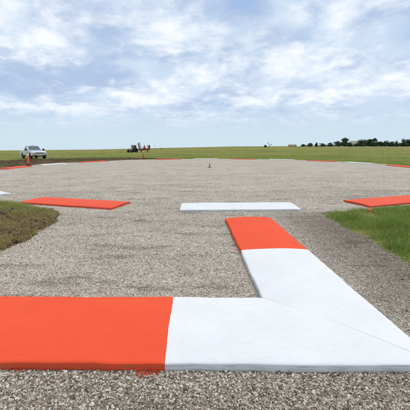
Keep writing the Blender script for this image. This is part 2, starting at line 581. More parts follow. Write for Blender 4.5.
def slab_obj(name, bm, mat, parent=None):
    bmesh.ops.recalc_face_normals(bm, faces=bm.faces)
    bm.normal_update()
    for e in bm.edges:
        if len(e.link_faces) == 2 and e.calc_face_angle() > R(40): e.smooth = False
    me = bpy.data.meshes.new(name); bm.to_mesh(me); bm.free()
    return link(name, me, mat, parent)


# L-shaped marker in the foreground
Lroot = thing('pattern_marker', 'large L-shaped painted concrete slab, orange and white, in the foreground gravel', 'marker slab', (0, 0, 0))
inner, outer = (0.584, 2.745), (1.680, 1.797)
gw = Vector((0.654, 0.756)) * 0.0011      # half width of the mitre joint
in1, ou1 = Vector(inner) - gw, Vector(outer) - gw
in2, ou2 = Vector(inner) + gw, Vector(outer) + gw
nb_t, nb_b = (-0.328, 2.765), (-0.292, 1.820)
far_t, far_b = (-2.55, 2.785), (-2.52, 1.848)
ab_l, ab_r = (0.528, 4.125), (1.540, 4.150)
ae_l, ae_r = (0.436, 6.10), (1.420, 6.20)
o1 = slab_obj('orange_section', slab_bm(far_b, far_t, nb_b, nb_t, seed=1, endB=False, nu=41, wB=1.0), M_ORANGE, Lroot)
o2 = slab_obj('white_section', slab_bm(nb_b, nb_t, ou1, in1, seed=2, endA=False, endB=False, nu=41, wA=1.0), M_WHITE, Lroot)
o3 = slab_obj('white_section', slab_bm(in2, ou2, ab_l, ab_r, seed=3, endA=False, endB=False, nu=41, wB=2.5), M_WHITE, Lroot)
o4 = slab_obj('orange_section', slab_bm(ab_l, ab_r, ae_l, ae_r, seed=4, endA=False, nu=41, wA=2.5), M_ORANGE, Lroot)
o1['label'] = 'bright orange left end of the L nearest the camera'
o2['label'] = 'white part of the near arm, running to the corner'
o3['label'] = 'white part of the far-reaching arm beyond the corner'
o4['label'] = 'bright orange far end of the L'

# ring of twenty slabs, white and orange by turns
RING_LABEL = {
    0: 'white ring slab lying just beyond the far orange end of the L',
    1: 'orange ring slab cut by right edge, beside the tall green grass',
    2: 'white ring slab outside the frame, next after the near right orange one',
    3: 'orange ring slab outside the frame, far along the right side',
    4: 'white ring slab outside the frame, before the back right orange one',
    5: 'orange ring slab on the far side, cut off by the right picture edge',
    6: 'white ring slab on the far right, under the big dark trees',
    7: 'orange ring slab on the far side below the left end of tree line',
    8: 'white ring slab on the far side below the low tan shed',
    9: 'orange ring slab just right of the thin survey lath on the far side',
    10: 'white ring slab with the thin survey lath behind it',
    11: 'orange ring slab just right of the post before the red farm implement',
    12: 'dusty slab, hard to see, left of the post before the red implement',
    13: 'orange ring slab on the far left, right of the long white one',
    14: 'white ring slab just right of the post by the pickup truck',
    15: 'orange ring slab left of the post by the pickup, cut by left edge',
    16: 'white ring slab outside the frame on the left side',
    17: 'orange ring slab outside the frame, before the white one at left edge',
    18: 'white ring slab of which only a tip shows at left edge',
    19: 'whole orange ring slab lying beyond the brown grass patch on left',
}
foot = []
for k in range(20):
    rs = random.Random(100 + k)
    a = R(1.5 + 18 * k + rs.uniform(-0.25, 0.25) + {14: 0.5, 15: -1.2, 6: 0.9, 1: 0.15}.get(k, 0))
    c = Vector((HUB.x + math.sin(a) * RING_R, HUB.y - math.cos(a) * RING_R))
    t = Vector((math.cos(a), math.sin(a))); n = Vector((math.sin(a), -math.cos(a)))
    hl, hw = 1.50 + rs.uniform(-0.02, 0.02), 0.455
    e1, e2 = c - t * hl, c + t * hl
    e = 0.050 if k != 12 else 0.018
    cr = 0.018 if k != 12 else 0.016
    bm = slab_bm(e1 + n * hw - c, e1 - n * hw - c, e2 + n * hw - c, e2 - n * hw - c, edge=e, crown=cr, nu=9, seg=0.15, seed=200 + k)
    mat = (M_RING_W if k % 2 == 0 else M_RING_O) if k != 12 else M_RING_D
    o = slab_obj('ring_marker', bm, mat)
    o.location = (c.x, c.y, gz(c.x, c.y))
    tag(o, RING_LABEL[k], 'marker slab', 'slabs laid in a ring', kind='thing')
    foot.append((c, t, n, hl, hw))


def in_slab(x, y, pad=0.0):
    x = np.asarray(x); y = np.asarray(y)
    hit = np.zeros(x.shape, bool)
    for c, t, n, hl, hw in foot:
        u = (x - c.x) * t.x + (y - c.y) * t.y; v = (x - c.x) * n.x + (y - c.y) * n.y
        hit |= (np.abs(u) < hl + pad) & (np.abs(v) < hw + pad)
    hit |= (x > -2.55 - pad) & (x < 1.68 + pad) & (y > 1.835 - 0.0125 * (x + 1.47) - pad) & (y < 2.772 - 0.008 * (x + 2.12) + pad)
    xl = 0.584 - 0.0448 * (y - 2.739); xr = 1.68 - 0.059 * (y - 1.795)
    hit |= (y > 1.8 - pad) & (y < 6.16 + pad) & (x > xl - pad) & (x < xr + pad)
    return hit


# ------------------------------------------------------------------ loose gravel (uncountable)


def stones_object(name, pts, scale, tone, mat, label):
    me = bpy.data.meshes.new(name)
    me.from_pydata(pts.tolist(), [], [])
    n = len(pts)
    for an, dat in (('ssize', scale), ('tone', tone)):
        at = me.attributes.new(an, 'FLOAT', 'POINT'); at.data.foreach_set('value', np.ascontiguousarray(dat, dtype=np.float32))
    rot = rng.uniform(0, 6.283, (n, 3)).astype(np.float32); rot[:, :2] = rng.normal(0, 0.5, (n, 2))
    at = me.attributes.new('srot', 'FLOAT_VECTOR', 'POINT'); at.data.foreach_set('vector', rot.ravel())
    aspect = np.stack([rng.uniform(0.75, 1.35, n), rng.uniform(0.6, 1.0, n), rng.uniform(0.45, 0.85, n)], 1) * scale[:, None]
    at = me.attributes.new('sdim', 'FLOAT_VECTOR', 'POINT'); at.data.foreach_set('vector', aspect.astype(np.float32).ravel())
    o = link(name, me)
    ng = bpy.data.node_groups.new(name, 'GeometryNodeTree')
    ng.interface.new_socket('Geometry', in_out='INPUT', socket_type='NodeSocketGeometry')
    ng.interface.new_socket('Geometry', in_out='OUTPUT', socket_type='NodeSocketGeometry')
    N, L = ng.nodes, ng.links
    gi = N.new('NodeGroupInput'); go = N.new('NodeGroupOutput')
    join = N.new('GeometryNodeJoinGeometry')
    for v in range(6):
        ico = N.new('GeometryNodeMeshIcoSphere'); ico.inputs['Radius'].default_value = 0.5
        ico.inputs['Subdivisions'].default_value = 1 if v % 3 else 2
        sp = N.new('GeometryNodeSetPosition')
        pos = N.new('GeometryNodeInputPosition')
        ns = N.new('ShaderNodeTexNoise'); ns.noise_dimensions = '4D'
        ns.inputs['W'].default_value = 3.7 * v + 1.1; ns.inputs['Scale'].default_value = 1.7; ns.inputs['Detail'].default_value = 1
        sb = N.new('ShaderNodeVectorMath'); sb.operation = 'SUBTRACT'; sb.inputs[1].default_value = (0.5, 0.5, 0.5)
        ml = N.new('ShaderNodeVectorMath'); ml.operation = 'SCALE'; ml.inputs[3].default_value = 1.0
        L.new(pos.outputs[0], ns.inputs['Vector']); L.new(ns.outputs['Color'], sb.inputs[0]); L.new(sb.outputs[0], ml.inputs[0])
        L.new(ico.outputs['Mesh'], sp.inputs['Geometry']); L.new(ml.outputs[0], sp.inputs['Offset'])
        smn = N.new('GeometryNodeSetMaterial'); smn.inputs['Material'].default_value = mat
        ss = N.new('GeometryNodeSetShadeSmooth'); ss.inputs['Shade Smooth'].default_value = False
        L.new(sp.outputs[0], ss.inputs['Geometry'])
        L.new(ss.outputs[0], smn.inputs['Geometry'])
        g2 = N.new('GeometryNodeGeometryToInstance')
        L.new(smn.outputs[0], g2.inputs[0]); L.new(g2.outputs[0], join.inputs[0])
    iop = N.new('GeometryNodeInstanceOnPoints')
    iop.inputs['Pick Instance'].default_value = True
    L.new(gi.outputs[0], iop.inputs['Points']); L.new(join.outputs[0], iop.inputs['Instance'])
    r1 = N.new('GeometryNodeInputNamedAttribute'); r1.data_type = 'FLOAT_VECTOR'; r1.inputs['Name'].default_value = 'srot'
    r2 = N.new('GeometryNodeInputNamedAttribute'); r2.data_type = 'FLOAT_VECTOR'; r2.inputs['Name'].default_value = 'sdim'
    L.new(r1.outputs['Attribute'], iop.inputs['Rotation']); L.new(r2.outputs['Attribute'], iop.inputs['Scale'])
    L.new(iop.outputs[0], go.inputs[0])
    md = o.modifiers.new('scatter', 'NODES'); md.node_group = ng
    me.materials.append(mat)
    return tag(o, label, 'earth' if 'clod' in name else 'gravel', kind='stuff')


M_CLOD = stone_mat('earth_clod', [(0.0, (0.06, 0.038, 0.022)), (0.5, (0.13, 0.085, 0.048)), (1.0, (0.26, 0.18, 0.10))])


def sample(x0, x1, y0, y1, dens):
    n = int((x1 - x0) * (y1 - y0) * dens)
    return rng.uniform(x0, x1, n), rng.uniform(y0, y1, n)


SX, SY, SS = [], [], []
for (x0, x1, y0, y1, dens, s0, s1) in [(-3.0, 3.0, 0.75, 2.0, 9500, 0.007, 0.024),
                                       (-3.3, 3.1, 2.0, 4.0, 5200, 0.008, 0.023),
                                       (-4.2, 3.6, 4.0, 7.0, 3000, 0.009, 0.024),
                                       (-9.0, 9.5, 7.0, 10.5, 900, 0.010, 0.026),
                                       (-15.0, 16.0, 10.5, 21.0, 230, 0.012, 0.028),
                                       (-3.3, 3.1, -2.0, 0.75, 900, 0.016, 0.032)]:
    x, y = sample(x0, x1, y0, y1, dens)
    sd = pad_sd(x, y)
    keep = (sd + rng.exponential(0.05, len(x)) * rng.choice([-1, 1], len(x)) < 0.02) & ~in_slab(x, y, 0.004)
    fade = rng.random(len(x)) < np.clip((19.5 - y) / 9.0, 0, 1) if y1 > 20 else np.ones(len(x), bool)
    keep &= fade
    x, y = x[keep], y[keep]
    SX.append(x); SY.append(y); SS.append(s0 + (s1 - s0) * rng.beta(1.2, 2.6, len(x)))
x = np.concatenate(SX); y = np.concatenate(SY); s = np.concatenate(SS)
tone = np.where(y > 1.95, np.clip(rng.beta(2.2, 1.5, len(x)), 0, 1), np.clip(rng.beta(0.9, 0.8, len(x)), 0, 1))
soil = np.clip((x - 1.75) / 0.7, 0, 1) * np.clip((7.2 - y) / 1.2, 0, 1)
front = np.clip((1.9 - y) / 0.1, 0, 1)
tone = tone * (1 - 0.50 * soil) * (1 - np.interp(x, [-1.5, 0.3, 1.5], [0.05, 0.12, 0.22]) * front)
z = s * rng.uniform(-0.05, 0.32, len(x)) + s * 0.12 * np.clip((1.95 - y) / 0.1, 0, 1)
spray = (y < 1.85) & (y > 1.74) & (((x > -0.50) & (x < -0.33) & (rng.random(len(x)) < 1.0 * np.clip((y - 1.745) / 0.05, 0, 1))) | ((x < -0.3) & (y > 1.815) & (rng.random(len(x)) < 0.45)))
wsp = np.hypot((x - 1.72) / 1.6, (y - 3.10)) < 0.055 * rng.uniform(0.3, 1.2, len(x))
wsp |= (np.hypot((x - 1.66), (y - 3.3) / 2.0) < 0.04 * rng.uniform(0.2, 1.1, len(x)))
tone = np.where(wsp, 1.0, tone)
pts = np.stack([x, y, z], 1)
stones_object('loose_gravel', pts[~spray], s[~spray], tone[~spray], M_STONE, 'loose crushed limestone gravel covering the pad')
stones_object('sprayed_gravel', pts[spray], s[spray], tone[spray], M_STONE_O, 'gravel sprayed orange along the foot of the L marker')

# ------------------------------------------------------------------ soil


def soil_sheet(name, fn, umax, vmax, h, seed, ru=6, mat=None):
    """fn(u, v) -> plan position; lumpy sheet that dips into the ground at its rim"""
    rs = np.random.default_rng(seed)
    V = []; F = []
    ph = rs.uniform(0, 6, 12)
    for i in range(umax + 1):
        for j in range(vmax + 1):
            u, v = i / umax, j / vmax
            x, y = fn(u, v)
            rim = min(1, ru * min(u, 1 - u)) * min(1, 4 * min(v, 1 - v))
            l = 0.5 + 0.22 * math.sin(x * 2.3 + ph[0]) * math.sin(y * 2.9 + ph[1]) + 0.2 * math.sin(x * 6.1 + ph[2] + y * 2) * math.sin(y * 7.3 + ph[3]) + rs.uniform(-0.18, 0.18)
            V.append((x, y, gz(x, y) - 0.03 + rim * (0.035 + h * max(0.0, l))))
    for i in range(umax):
        for j in range(vmax):
            a = i * (vmax + 1) + j
            F.append((a, a + 1, a + vmax + 2, a + vmax + 1))
    me = bpy.data.meshes.new(name); me.from_pydata(V, [], F); me.update()
    bm = B(); bm.from_mesh(me)
    bmesh.ops.recalc_face_normals(bm, faces=bm.faces)
    if sum(f.normal.z for f in bm.faces) < 0: bmesh.ops.reverse_faces(bm, faces=bm.faces)
    bm.to_mesh(me); bm.free()
    return tag(link(name, me, mat or M_SOIL), kind='structure')


def soil_w(a): return np.interp(-np.asarray(a), [70, 95, 115, 132, 145, 158, 170], [9, 13, 15.5, 15.0, 6.0, 2.0, 0.7])


def band(u, v):
    ang = R(-76 - 92 * u)
    w = soil_w(math.degrees(ang)) + 0.9 * float(wob(u * 22))
    r = PAD_R - 0.1 + 0.15 * float(wob(u * 40, 2)) + v * max(0.5, w)
    return HUB.x + math.sin(ang) * r, HUB.y - math.cos(ang) * r


soil_sheet('bare_soil', band, 300, 46, 0.20, 5)


def patch(u, v):
    # left patch between strip and ring
    y = 3.7 + v * 3.75
    edge = float(left_edge(min(y, 7.0))) + 0.15
    dx = -(u * 5.2)
    x = edge + dx
    lim = HUB.y - math.sqrt(max(0.1, (PAD_R + 0.03) ** 2 - (x - HUB.x) ** 2))
    y = min(y, 7.45) + (lim - 6.95) * v
    return x, y


soil_sheet('soil_patch', patch, 110, 60, 0.06, 6, 14, M_SOIL2)

cx_ = np.concatenate([rng.normal(-5.0, 0.55, 420), rng.uniform(-6.5, -3.3, 700), rng.normal(-3.25, 0.12, 160)])
cy_ = np.concatenate([rng.normal(6.95, 0.16, 420), rng.uniform(4.2, 7.1, 700), rng.uniform(4.4, 6.9, 160)])
k_ = (pad_sd(cx_, cy_) > 0.03) & ~in_slab(cx_, cy_, 0.06); cx_, cy_ = cx_[k_], cy_[k_]
cs_ = 0.02 + 0.09 * rng.beta(1.1, 4.0, len(cx_))
stones_object('earth_clods', np.stack([cx_, cy_, 0.03 + cs_ * 0.25], 1), cs_, rng.random(len(cx_)), M_CLOD, 'brown clods of dug earth on the soil patch at left')

# ------------------------------------------------------------------ grass (uncountable)


def blades(name, x, y, z, h, w, lean, tint, label):
    n = len(x)
    a = rng.uniform(0, 6.283, n); la = rng.uniform(0, 6.283, n)
    cx, sx = np.cos(a), np.sin(a)
    lx, ly = np.cos(la) * lean * h, np.sin(la) * lean * h
    V = np.empty((n, 5, 3))
    for i, (k, t, wd) in enumerate([(-1, 0, 1.0), (1, 0, 1.0), (1, 0.55, 0.75), (-1, 0.55, 0.75), (0, 1, 0)]):
        V[:, i, 0] = x + k * cx * w * wd * 0.5 + lx * t * t
        V[:, i, 1] = y + k * sx * w * wd * 0.5 + ly * t * t
        V[:, i, 2] = z + h * (t - 0.25 * lean * t * t) - 0.01 * (t == 0)
    base = np.arange(n) * 5
    li = np.stack([base, base + 1, base + 2, base + 3, base + 3, base + 2, base + 4], 1).ravel()
    me = bpy.data.meshes.new(name)
    me.vertices.add(n * 5); me.vertices.foreach_set('co', V.ravel())
    me.loops.add(n * 7); me.loops.foreach_set('vertex_index', li.astype(np.int32))
    st = np.stack([np.arange(n) * 7, np.arange(n) * 7 + 4], 1).ravel()
    me.polygons.add(n * 2); me.polygons.foreach_set('loop_start', st.astype(np.int32))
    me.update(calc_edges=True); me.validate()
    at = me.attributes.new('tint', 'FLOAT', 'POINT')
    at.data.foreach_set('value', np.repeat(np.clip(tint, 0, 1), 5).astype(np.float32))
    o = link(name, me, M_GRASS)
    return tag(o, label, 'grass', kind='stuff')


def clump(x, y, sc, seed=0.0):
    return 0.5 + 0.25 * np.sin(x * sc + seed) * np.sin(y * sc * 1.13 + 1.7 * seed) + 0.25 * np.sin(x * sc * 2.3 + y * sc * 1.1 + seed * 3) * np.sin(y * sc * 2.7 - x * sc * 0.6 + seed)


# right: lush green grass
x, y = sample(2.3, 11.0, 1.0, 12.5, 2600)
sd = pad_sd(x, y); cl = clump(x, y, 2.6, 1.0)
keep = (sd > 0.02 + 0.10 * rng.random(len(x))) & (rng.random(len(x)) < np.clip(0.25 + cl, 0, 1) * np.clip(1.2 - (x - 5) / 6, 0.25, 1)) & ~in_slab(x, y, 0.02)
keep &= ~((np.hypot(x - 3.90, y - 6.75) < 0.10) | ((np.abs(x - 3.86) < 0.10) & (y < 6.75) & (y > 6.25)))
x, y, cl, sd = x[keep], y[keep], cl[keep], sd[keep]
h = (0.06 + 0.15 * np.clip(sd / 0.6, 0, 1) * (0.15 + 1.3 * cl)) * rng.uniform(0.4, 1.5, len(x))
blades('lush_grass', x, y, np.zeros(len(x)), h, rng.uniform(0.005, 0.010, len(x)), rng.uniform(0.2, 1.1, len(x)),
       0.76 + 0.36 * (cl - 0.5) + rng.normal(0, 0.13, len(x)) - 0.30 * (rng.random(len(x)) < 0.12), 'lush green grass beside the gravel on the right')

# left: trampled brown and green grass on dug soil
x, y = sample(-8.3, -2.8, 3.0, 8.2, 2300)
sd = pad_sd(x, y); cl = clump(x, y, 2.1, 2.4)
keep = (sd > -0.02 + 0.09 * rng.random(len(x))) & (rng.random(len(x)) < np.clip(cl * 1.6 + 0.05, 0.15, 1)) & ~in_slab(x, y, 0.02)
x, y, cl, sd = x[keep], y[keep], cl[keep], sd[keep]
green = np.clip((y - 6.5) / 0.4 + 0.8 * (cl - 0.5), 0, 1) * 0.75
h = (0.04 + 0.05 * cl + 0.05 * green) * rng.uniform(0.5, 1.4, len(x))
blades('trampled_grass', x, y, np.full(len(x), 0.015) + 0.03 * cl, h, rng.uniform(0.005, 0.010, len(x)), rng.uniform(0.5, 1.8, len(x)),
       0.33 + 0.34 * green + rng.normal(0, 0.12, len(x)), 'trampled brown and green grass on dug soil at left')

# around and beyond the ring
parts = []
for (r0, r1, n, hh, ww) in [(15.7, 19.0, 60000, 0.17, 0.016), (19.0, 34.0, 70000, 0.20, 0.026), (34.0, 95.0, 70000, 0.24, 0.055)]:
    a = rng.uniform(-math.pi, math.pi, n); r = np.sqrt(rng.uniform(r0 ** 2, r1 ** 2, n))
    x = HUB.x + np.sin(a) * r; y = HUB.y - np.cos(a) * r
    angd = np.degrees(a)
    cl = clump(x, y, 0.9, 3.0) * 0.6 + clump(x, y, 0.23, 5.0) * 0.4
    u = np.clip((-76 - angd) / 92, -1, 2)
    onsoil = (u > 0) & (u < 1) & (r < PAD_R + soil_w(angd))
    keep = (np.abs(np.degrees(np.arctan2(x, y))) < 56) & (y > 3) & (pad_sd(x, y) > 0.1) & (rng.random(n) < np.where(onsoil, np.clip(cl * 1.6 - 0.75, 0.02, 0.5), 0.35 + 0.8 * cl))
    keep &= ~((x > -8.3) & (x < 11) & (y < 12.5) & (r < 30))
    x, y, cl, on = x[keep], y[keep], cl[keep], onsoil[keep]
    m_ = len(x)
    parts.append((x, y, ground_z(x, y) - 0.02, hh * (0.4 + cl) * rng.uniform(0.5, 1.3, m_), ww * rng.uniform(0.6, 1.4, m_), rng.uniform(0.2, 1.0, m_),
                  np.where(on, 0.42, 0.64 + 0.35 * (cl - 0.5) + (0.10 if r0 < 19 else 0)) + rng.normal(0, 0.12, m_)))
cc = [np.concatenate(q) for q in zip(*parts)]
blades('meadow_grass', *cc, 'green meadow grass around and beyond the ring')

# ------------------------------------------------------------------ delineator posts, laths, stub
M_DEL = plain('orange_plastic', (0.80, 0.12, 0.03), 0.45, var=0.08)
M_RUB = plain('black_rubber', (0.025, 0.025, 0.025), 0.85, var=0.3)
M_REFL = plain('white_reflective_band', (0.78, 0.76, 0.70), 0.35, var=0.05)
M_WOOD = plain('lath_wood', (0.62, 0.52, 0.36), 0.8, var=0.15, scale=20)
M_FLUO = plain('orange_marking_paint', (0.90, 0.14, 0.05), 0.6, var=0.08)
M_STEEL = plain('galvanised_steel', (0.16, 0.16, 0.165), 0.5, 0.6, var=0.25, scale=15)
M_CONC = plain('grey_concrete', (0.26, 0.245, 0.22), 0.9, var=0.2, scale=12)


def delineator(loc, label, hgt=1.07, lean=0.0):
    t = thing('delineator_post', label, 'traffic post', loc, 0.3, 'orange delineator posts')
    bm = B(); box(bm, (0, 0, 0.03), (0.40, 0.40, 0.06), 0.02)
    lathe(bm, [(0.13, 0.055), (0.12, 0.09), (0.085, 0.10)], 16)
    obj('base', bm, M_RUB, t)
    bm = lathe(B(), [(0.085, 0.085), (0.080, 0.30), (0.066, hgt * 0.55), (0.060, hgt * 0.72), (0.052, hgt * 0.90), (0.040, hgt * 0.93), (0.030, hgt * 0.95), (0.045, hgt * 0.97), (0.045, hgt)], 18)
    obj('post', bm, M_DEL, t, smooth=True)
    bm = lathe(B(), [(0.068, hgt * 0.72), (0.066, hgt * 0.78), (0.062, hgt * 0.86), (0.060, hgt * 0.885)], 18)
    obj('reflective_band', bm, M_REFL, t, smooth=True)
    return t


x_, y_ = -14.45, 24.1
delineator((x_, y_, gz(x_, y_) + 0.05), 'orange traffic post with white band near the pickup truck')
x_, y_ = -7.9, 37.9
delineator((x_, y_, gz(x_, y_) + 0.02), 'orange traffic post standing before the red farm implement', 1.12)

t = thing('survey_lath', 'thin orange and pale survey lath behind the far white ring slab', 'stake', (0.55, 38.6, gz(0.55, 38.6)))
bm = B(); box(bm, (0, 0, 0.33), (0.055, 0.02, 0.70)); obj('lath', bm, M_WOOD, t)
bm = B(); box(bm, (0, 0, 0.79), (0.060, 0.025, 0.22)); obj('painted_top', bm, M_FLUO, t)
bm = B(); box(bm, (0.045, 0.0, 0.58), (0.05, 0.012, 0.30), 0, Matrix.Rotation(0.2, 3, 'Y')); obj('ribbon', bm, M_FLUO, t)

t = thing('stake', 'short wooden stake with round orange cap before the right orange slab', 'stake', (3.90, 6.75, 0.0), 0.2)
bm = B(); tube(bm, (0, 0, -0.05), (0, 0, 0.07), 0.014, 0.016); obj('shaft', bm, M_WOOD, t)
bm = lathe(B(), [(0.012, 0.055), (0.034, 0.062), (0.041, 0.085), (0.036, 0.108), (0.018, 0.120)], 14); obj('cap', bm, M_FLUO, t, smooth=True)

t = thing('mast_stub', 'dark steel pipe stub with bolted base plate at centre of ring', 'pipe stub', (HUB.x - 0.17, HUB.y - 0.35, 0.0))
bm = lathe(B(), [(0.26, -0.02), (0.25, 0.015), (0.23, 0.022)], 20); obj('footing', bm, M_GRAVEL, t)
bm = B(); box(bm, (0, 0, 0.030), (0.26, 0.26, 0.018), 0.004); obj('base_plate', bm, M_STEEL, t)
for sx in (-1, 1):
    for sy in (-1, 1):
        bm = B(); tube(bm, (sx * 0.10, sy * 0.10, 0.03), (sx * 0.10, sy * 0.10, 0.09), 0.013); obj('bolt', bm, M_STEEL, t)
bm = lathe(B(), [(0.040, 0.035), (0.038, 0.27), (0.046, 0.272), (0.046, 0.30), (0.032, 0.305)], 16); obj('pipe', bm, M_STEEL, t)


# ------------------------------------------------------------------ pickup truck
M_CAR = plain('white_car_paint', (0.78, 0.79, 0.80), 0.28, var=0.02, coat=0.6)
M_GLASS = plain('dark_glass', (0.06, 0.075, 0.085), 0.04, var=0.1, spec=1.0, coat=1.0)
M_PLATE = plain('number_plate', (0.6, 0.62, 0.64), 0.5)
M_CHROME = plain('chrome', (0.62, 0.60, 0.57), 0.18, 1.0, var=0.08)
M_TRIM = plain('black_trim', (0.02, 0.02, 0.022), 0.6, var=0.2)
M_LAMP = plain('headlight_glass', (0.72, 0.74, 0.76), 0.1, var=0.05, spec=0.8)
M_AMBER = plain('amber_lens', (0.75, 0.28, 0.03), 0.25, var=0.05)
M_RIM = plain('alloy', (0.42, 0.42, 0.43), 0.35, 0.8, var=0.1)


def wheel(parent, loc, r, w, mat_r=None):
    t_ = obj('wheel', lathe(B(), [(r * 0.62, -w / 2), (r * 0.92, -w / 2), (r, -w * 0.36), (r, w * 0.36), (r * 0.92, w / 2), (r * 0.62, w / 2)], 24), M_RUB, parent, loc, (0, R(90), 0), smooth=False)
    obj('rim', lathe(B(), [(r * 0.63, -w * 0.40), (r * 0.63, w * 0.40)], 18), mat_r or M_RIM, t_)
    obj('hub_cap', lathe(B(), [(r * 0.22, -w * 0.46), (r * 0.22, w * 0.46)], 12), mat_r or M_RIM, t_)
    return t_


def arch(cy, r, z0, n=10):
    return [(cy + r * math.cos(math.pi * i / n), max(z0, 0.38 + r * math.sin(math.pi * i / n))) for i in range(n + 1)]


tx, ty = -25.05, 43.2
T = thing('pickup_truck', 'white pickup truck parked facing the camera on bare soil at left', 'pickup truck', (tx, ty, gz(tx, ty) + 0.03), R(16 + 30))
# front towards -Y; side outline with wheel arches
yF, yR = -2.75, 2.95
fa, ra = -1.85, 1.75
prof = [(yF + 0.05, 0.50)]
prof += [(fa - 0.47, 0.44)] + [(fa - 0.47 * math.cos(math.pi * i / 10), 0.44 + 0.45 * math.sin(math.pi * i / 10)) for i in range(1, 10)] + [(fa + 0.47, 0.44)]
prof += [(ra - 0.47, 0.44)] + [(ra - 0.47 * math.cos(math.pi * i / 10), 0.44 + 0.45 * math.sin(math.pi * i / 10)) for i in range(1, 10)] + [(ra + 0.47, 0.44)]
prof += [(yR, 0.55), (yR, 0.86), (0.92, 0.86), (0.92, 1.20), (-1.0, 1.20), (-1.15, 1.17), (yF + 0.30, 1.07), (yF + 0.06, 0.98), (yF, 0.85)]
bm = prism(B(), prof, -0.97, 0.97)
bmesh.ops.recalc_face_normals(bm, faces=bm.faces)
bmesh.ops.bevel(bm, geom=[e for e in bm.edges if abs(e.verts[0].co.x - e.verts[1].co.x) < 1e-6 and min(e.verts[0].co.z, e.verts[1].co.z) > 0.8], offset=0.05, segments=3, affect='EDGES')
body = obj('body', bm, M_CAR, T)
# cab with raked screens
bm = B()
lo = [(-0.93, -1.05, 1.20), (0.93, -1.05, 1.20), (0.93, 0.90, 1.20), (-0.93, 0.90, 1.20)]
hi = [(-0.74, -0.25, 1.86), (0.74, -0.25, 1.86), (0.74, 0.72, 1.86), (-0.74, 0.72, 1.86)]
a = [bm.verts.new(q) for q in lo]; c = [bm.verts.new(q) for q in hi]
bm.faces.new(list(reversed(a))); bm.faces.new(c)
for i in range(4): bm.faces.new((a[i], a[(i + 1) % 4], c[(i + 1) % 4], c[i]))
bmesh.ops.bevel(bm, geom=list(bm.edges), offset=0.045, segments=2, affect='EDGES')
cab = obj('cab', bm, M_CAR, T)


def quad_panel(pts4, off, th=0.012):
    p = [Vector(q) for q in pts4]
    n = (p[1] - p[0]).cross(p[3] - p[0]).normalized()
    bm = B()
    a = [bm.verts.new(q + n * off) for q in p]; c = [bm.verts.new(q + n * (off - th)) for q in p]
    bm.faces.new(a); bm.faces.new(list(reversed(c)))
    for i in range(4): bm.faces.new((a[i], c[i], c[(i + 1) % 4], a[(i + 1) % 4]))
    return bm


def on_cab(face, u, v):
    (l0, l1), (h0, h1) = {'front': ((0, 1), (0, 1)), 'left': ((3, 0), (3, 0)), 'right': ((1, 2), (1, 2)), 'back': ((2, 3), (2, 3))}[face]
    a = Vector(lo[l0]).lerp(Vector(lo[l1]), u); c = Vector(hi[h0]).lerp(Vector(hi[h1]), u)
    return a.lerp(c, v)


obj('windshield', quad_panel([on_cab('front', 0.06, 0.08), on_cab('front', 0.94, 0.08), on_cab('front', 0.93, 0.90), on_cab('front', 0.07, 0.90)], 0.006), M_GLASS, T)
for sd_ in ('left', 'right'):
    for u0, u1 in ((0.08, 0.48), (0.53, 0.93)):
        obj('side_window', quad_panel([on_cab(sd_, u0, 0.10), on_cab(sd_, u1, 0.10), on_cab(sd_, u1 * 0.98 + 0.005, 0.88), on_cab(sd_, u0 * 0.98 + 0.02, 0.88)], 0.006), M_GLASS, T)
obj('rear_window', quad_panel([on_cab('back', 0.08, 0.15), on_cab('back', 0.92, 0.15), on_cab('back', 0.90, 0.85), on_cab('back', 0.10, 0.85)], 0.006), M_GLASS, T)
# bed walls
for sx in (-1, 1):
    bm = B(); box(bm, (sx * 0.92, 1.93, 1.03), (0.10, 2.0, 0.36), 0.02); obj('bed_side', bm, M_CAR, T)
bm = B(); box(bm, (0, yR - 0.03, 1.02), (1.74, 0.07, 0.36), 0.01); obj('tailgate', bm, M_CAR, T)
bm = B(); box(bm, (0, yR + 0.06, 0.55), (1.9, 0.16, 0.2), 0.03); obj('rear_bumper', bm, M_CHROME, T)
# nose
bm = B(); box(bm, (0, yF - 0.015, 0.83), (1.06, 0.08, 0.26), 0.02); g_ = obj('grille', bm, M_CHROME, T)
for i in range(3):
    bm = B(); box(bm, (0, yF - 0.058, 0.755 + 0.075 * i), (0.98, 0.012, 0.032)); obj('grille_slot', bm, M_TRIM, g_)
for sx in (-1, 1):
    bm = B(); box(bm, (sx * 0.74, yF + 0.005, 0.86), (0.38, 0.10, 0.20), 0.03); obj('headlight', bm, M_LAMP, T)
    bm = B(); box(bm, (sx * 0.74, yF - 0.005, 0.725), (0.36, 0.07, 0.055), 0.01); obj('turn_signal', bm, M_AMBER, T)
    bm = B(); box(bm, (sx * 1.14, -0.92, 1.30), (0.24, 0.12, 0.26), 0.03); mi = obj('mirror', bm, M_TRIM, T)
    bm = B(); box(bm, (sx * 0.99, -0.92, 1.24), (0.10, 0.05, 0.05)); obj('mirror_arm', bm, M_TRIM, mi)
    bm = B(); box(bm, (sx * 0.975, -0.15, 0.98), (0.03, 0.16, 0.04), 0.008); obj('door_handle', bm, M_TRIM, T)
    bm = B(); box(bm, (sx * 0.93, 2.955, 0.98), (0.10, 0.03, 0.26), 0.01); obj('tail_light', bm, plain('red_lens', (0.4, 0.02, 0.02), 0.3) if sx < 0 else MATS['red_lens'], T)
    for yy in (fa, ra): wheel(T, (sx * 0.86, yy, 0.39), 0.39, 0.26)
bm = B(); box(bm, (0, yF - 0.06, 0.57), (1.94, 0.20, 0.20), 0.04); obj('front_bumper', bm, M_CHROME, T)
bm = B(); box(bm, (0, yF - 0.165, 0.57), (0.32, 0.012, 0.15), 0.004); obj('number_plate', bm, M_PLATE, T)
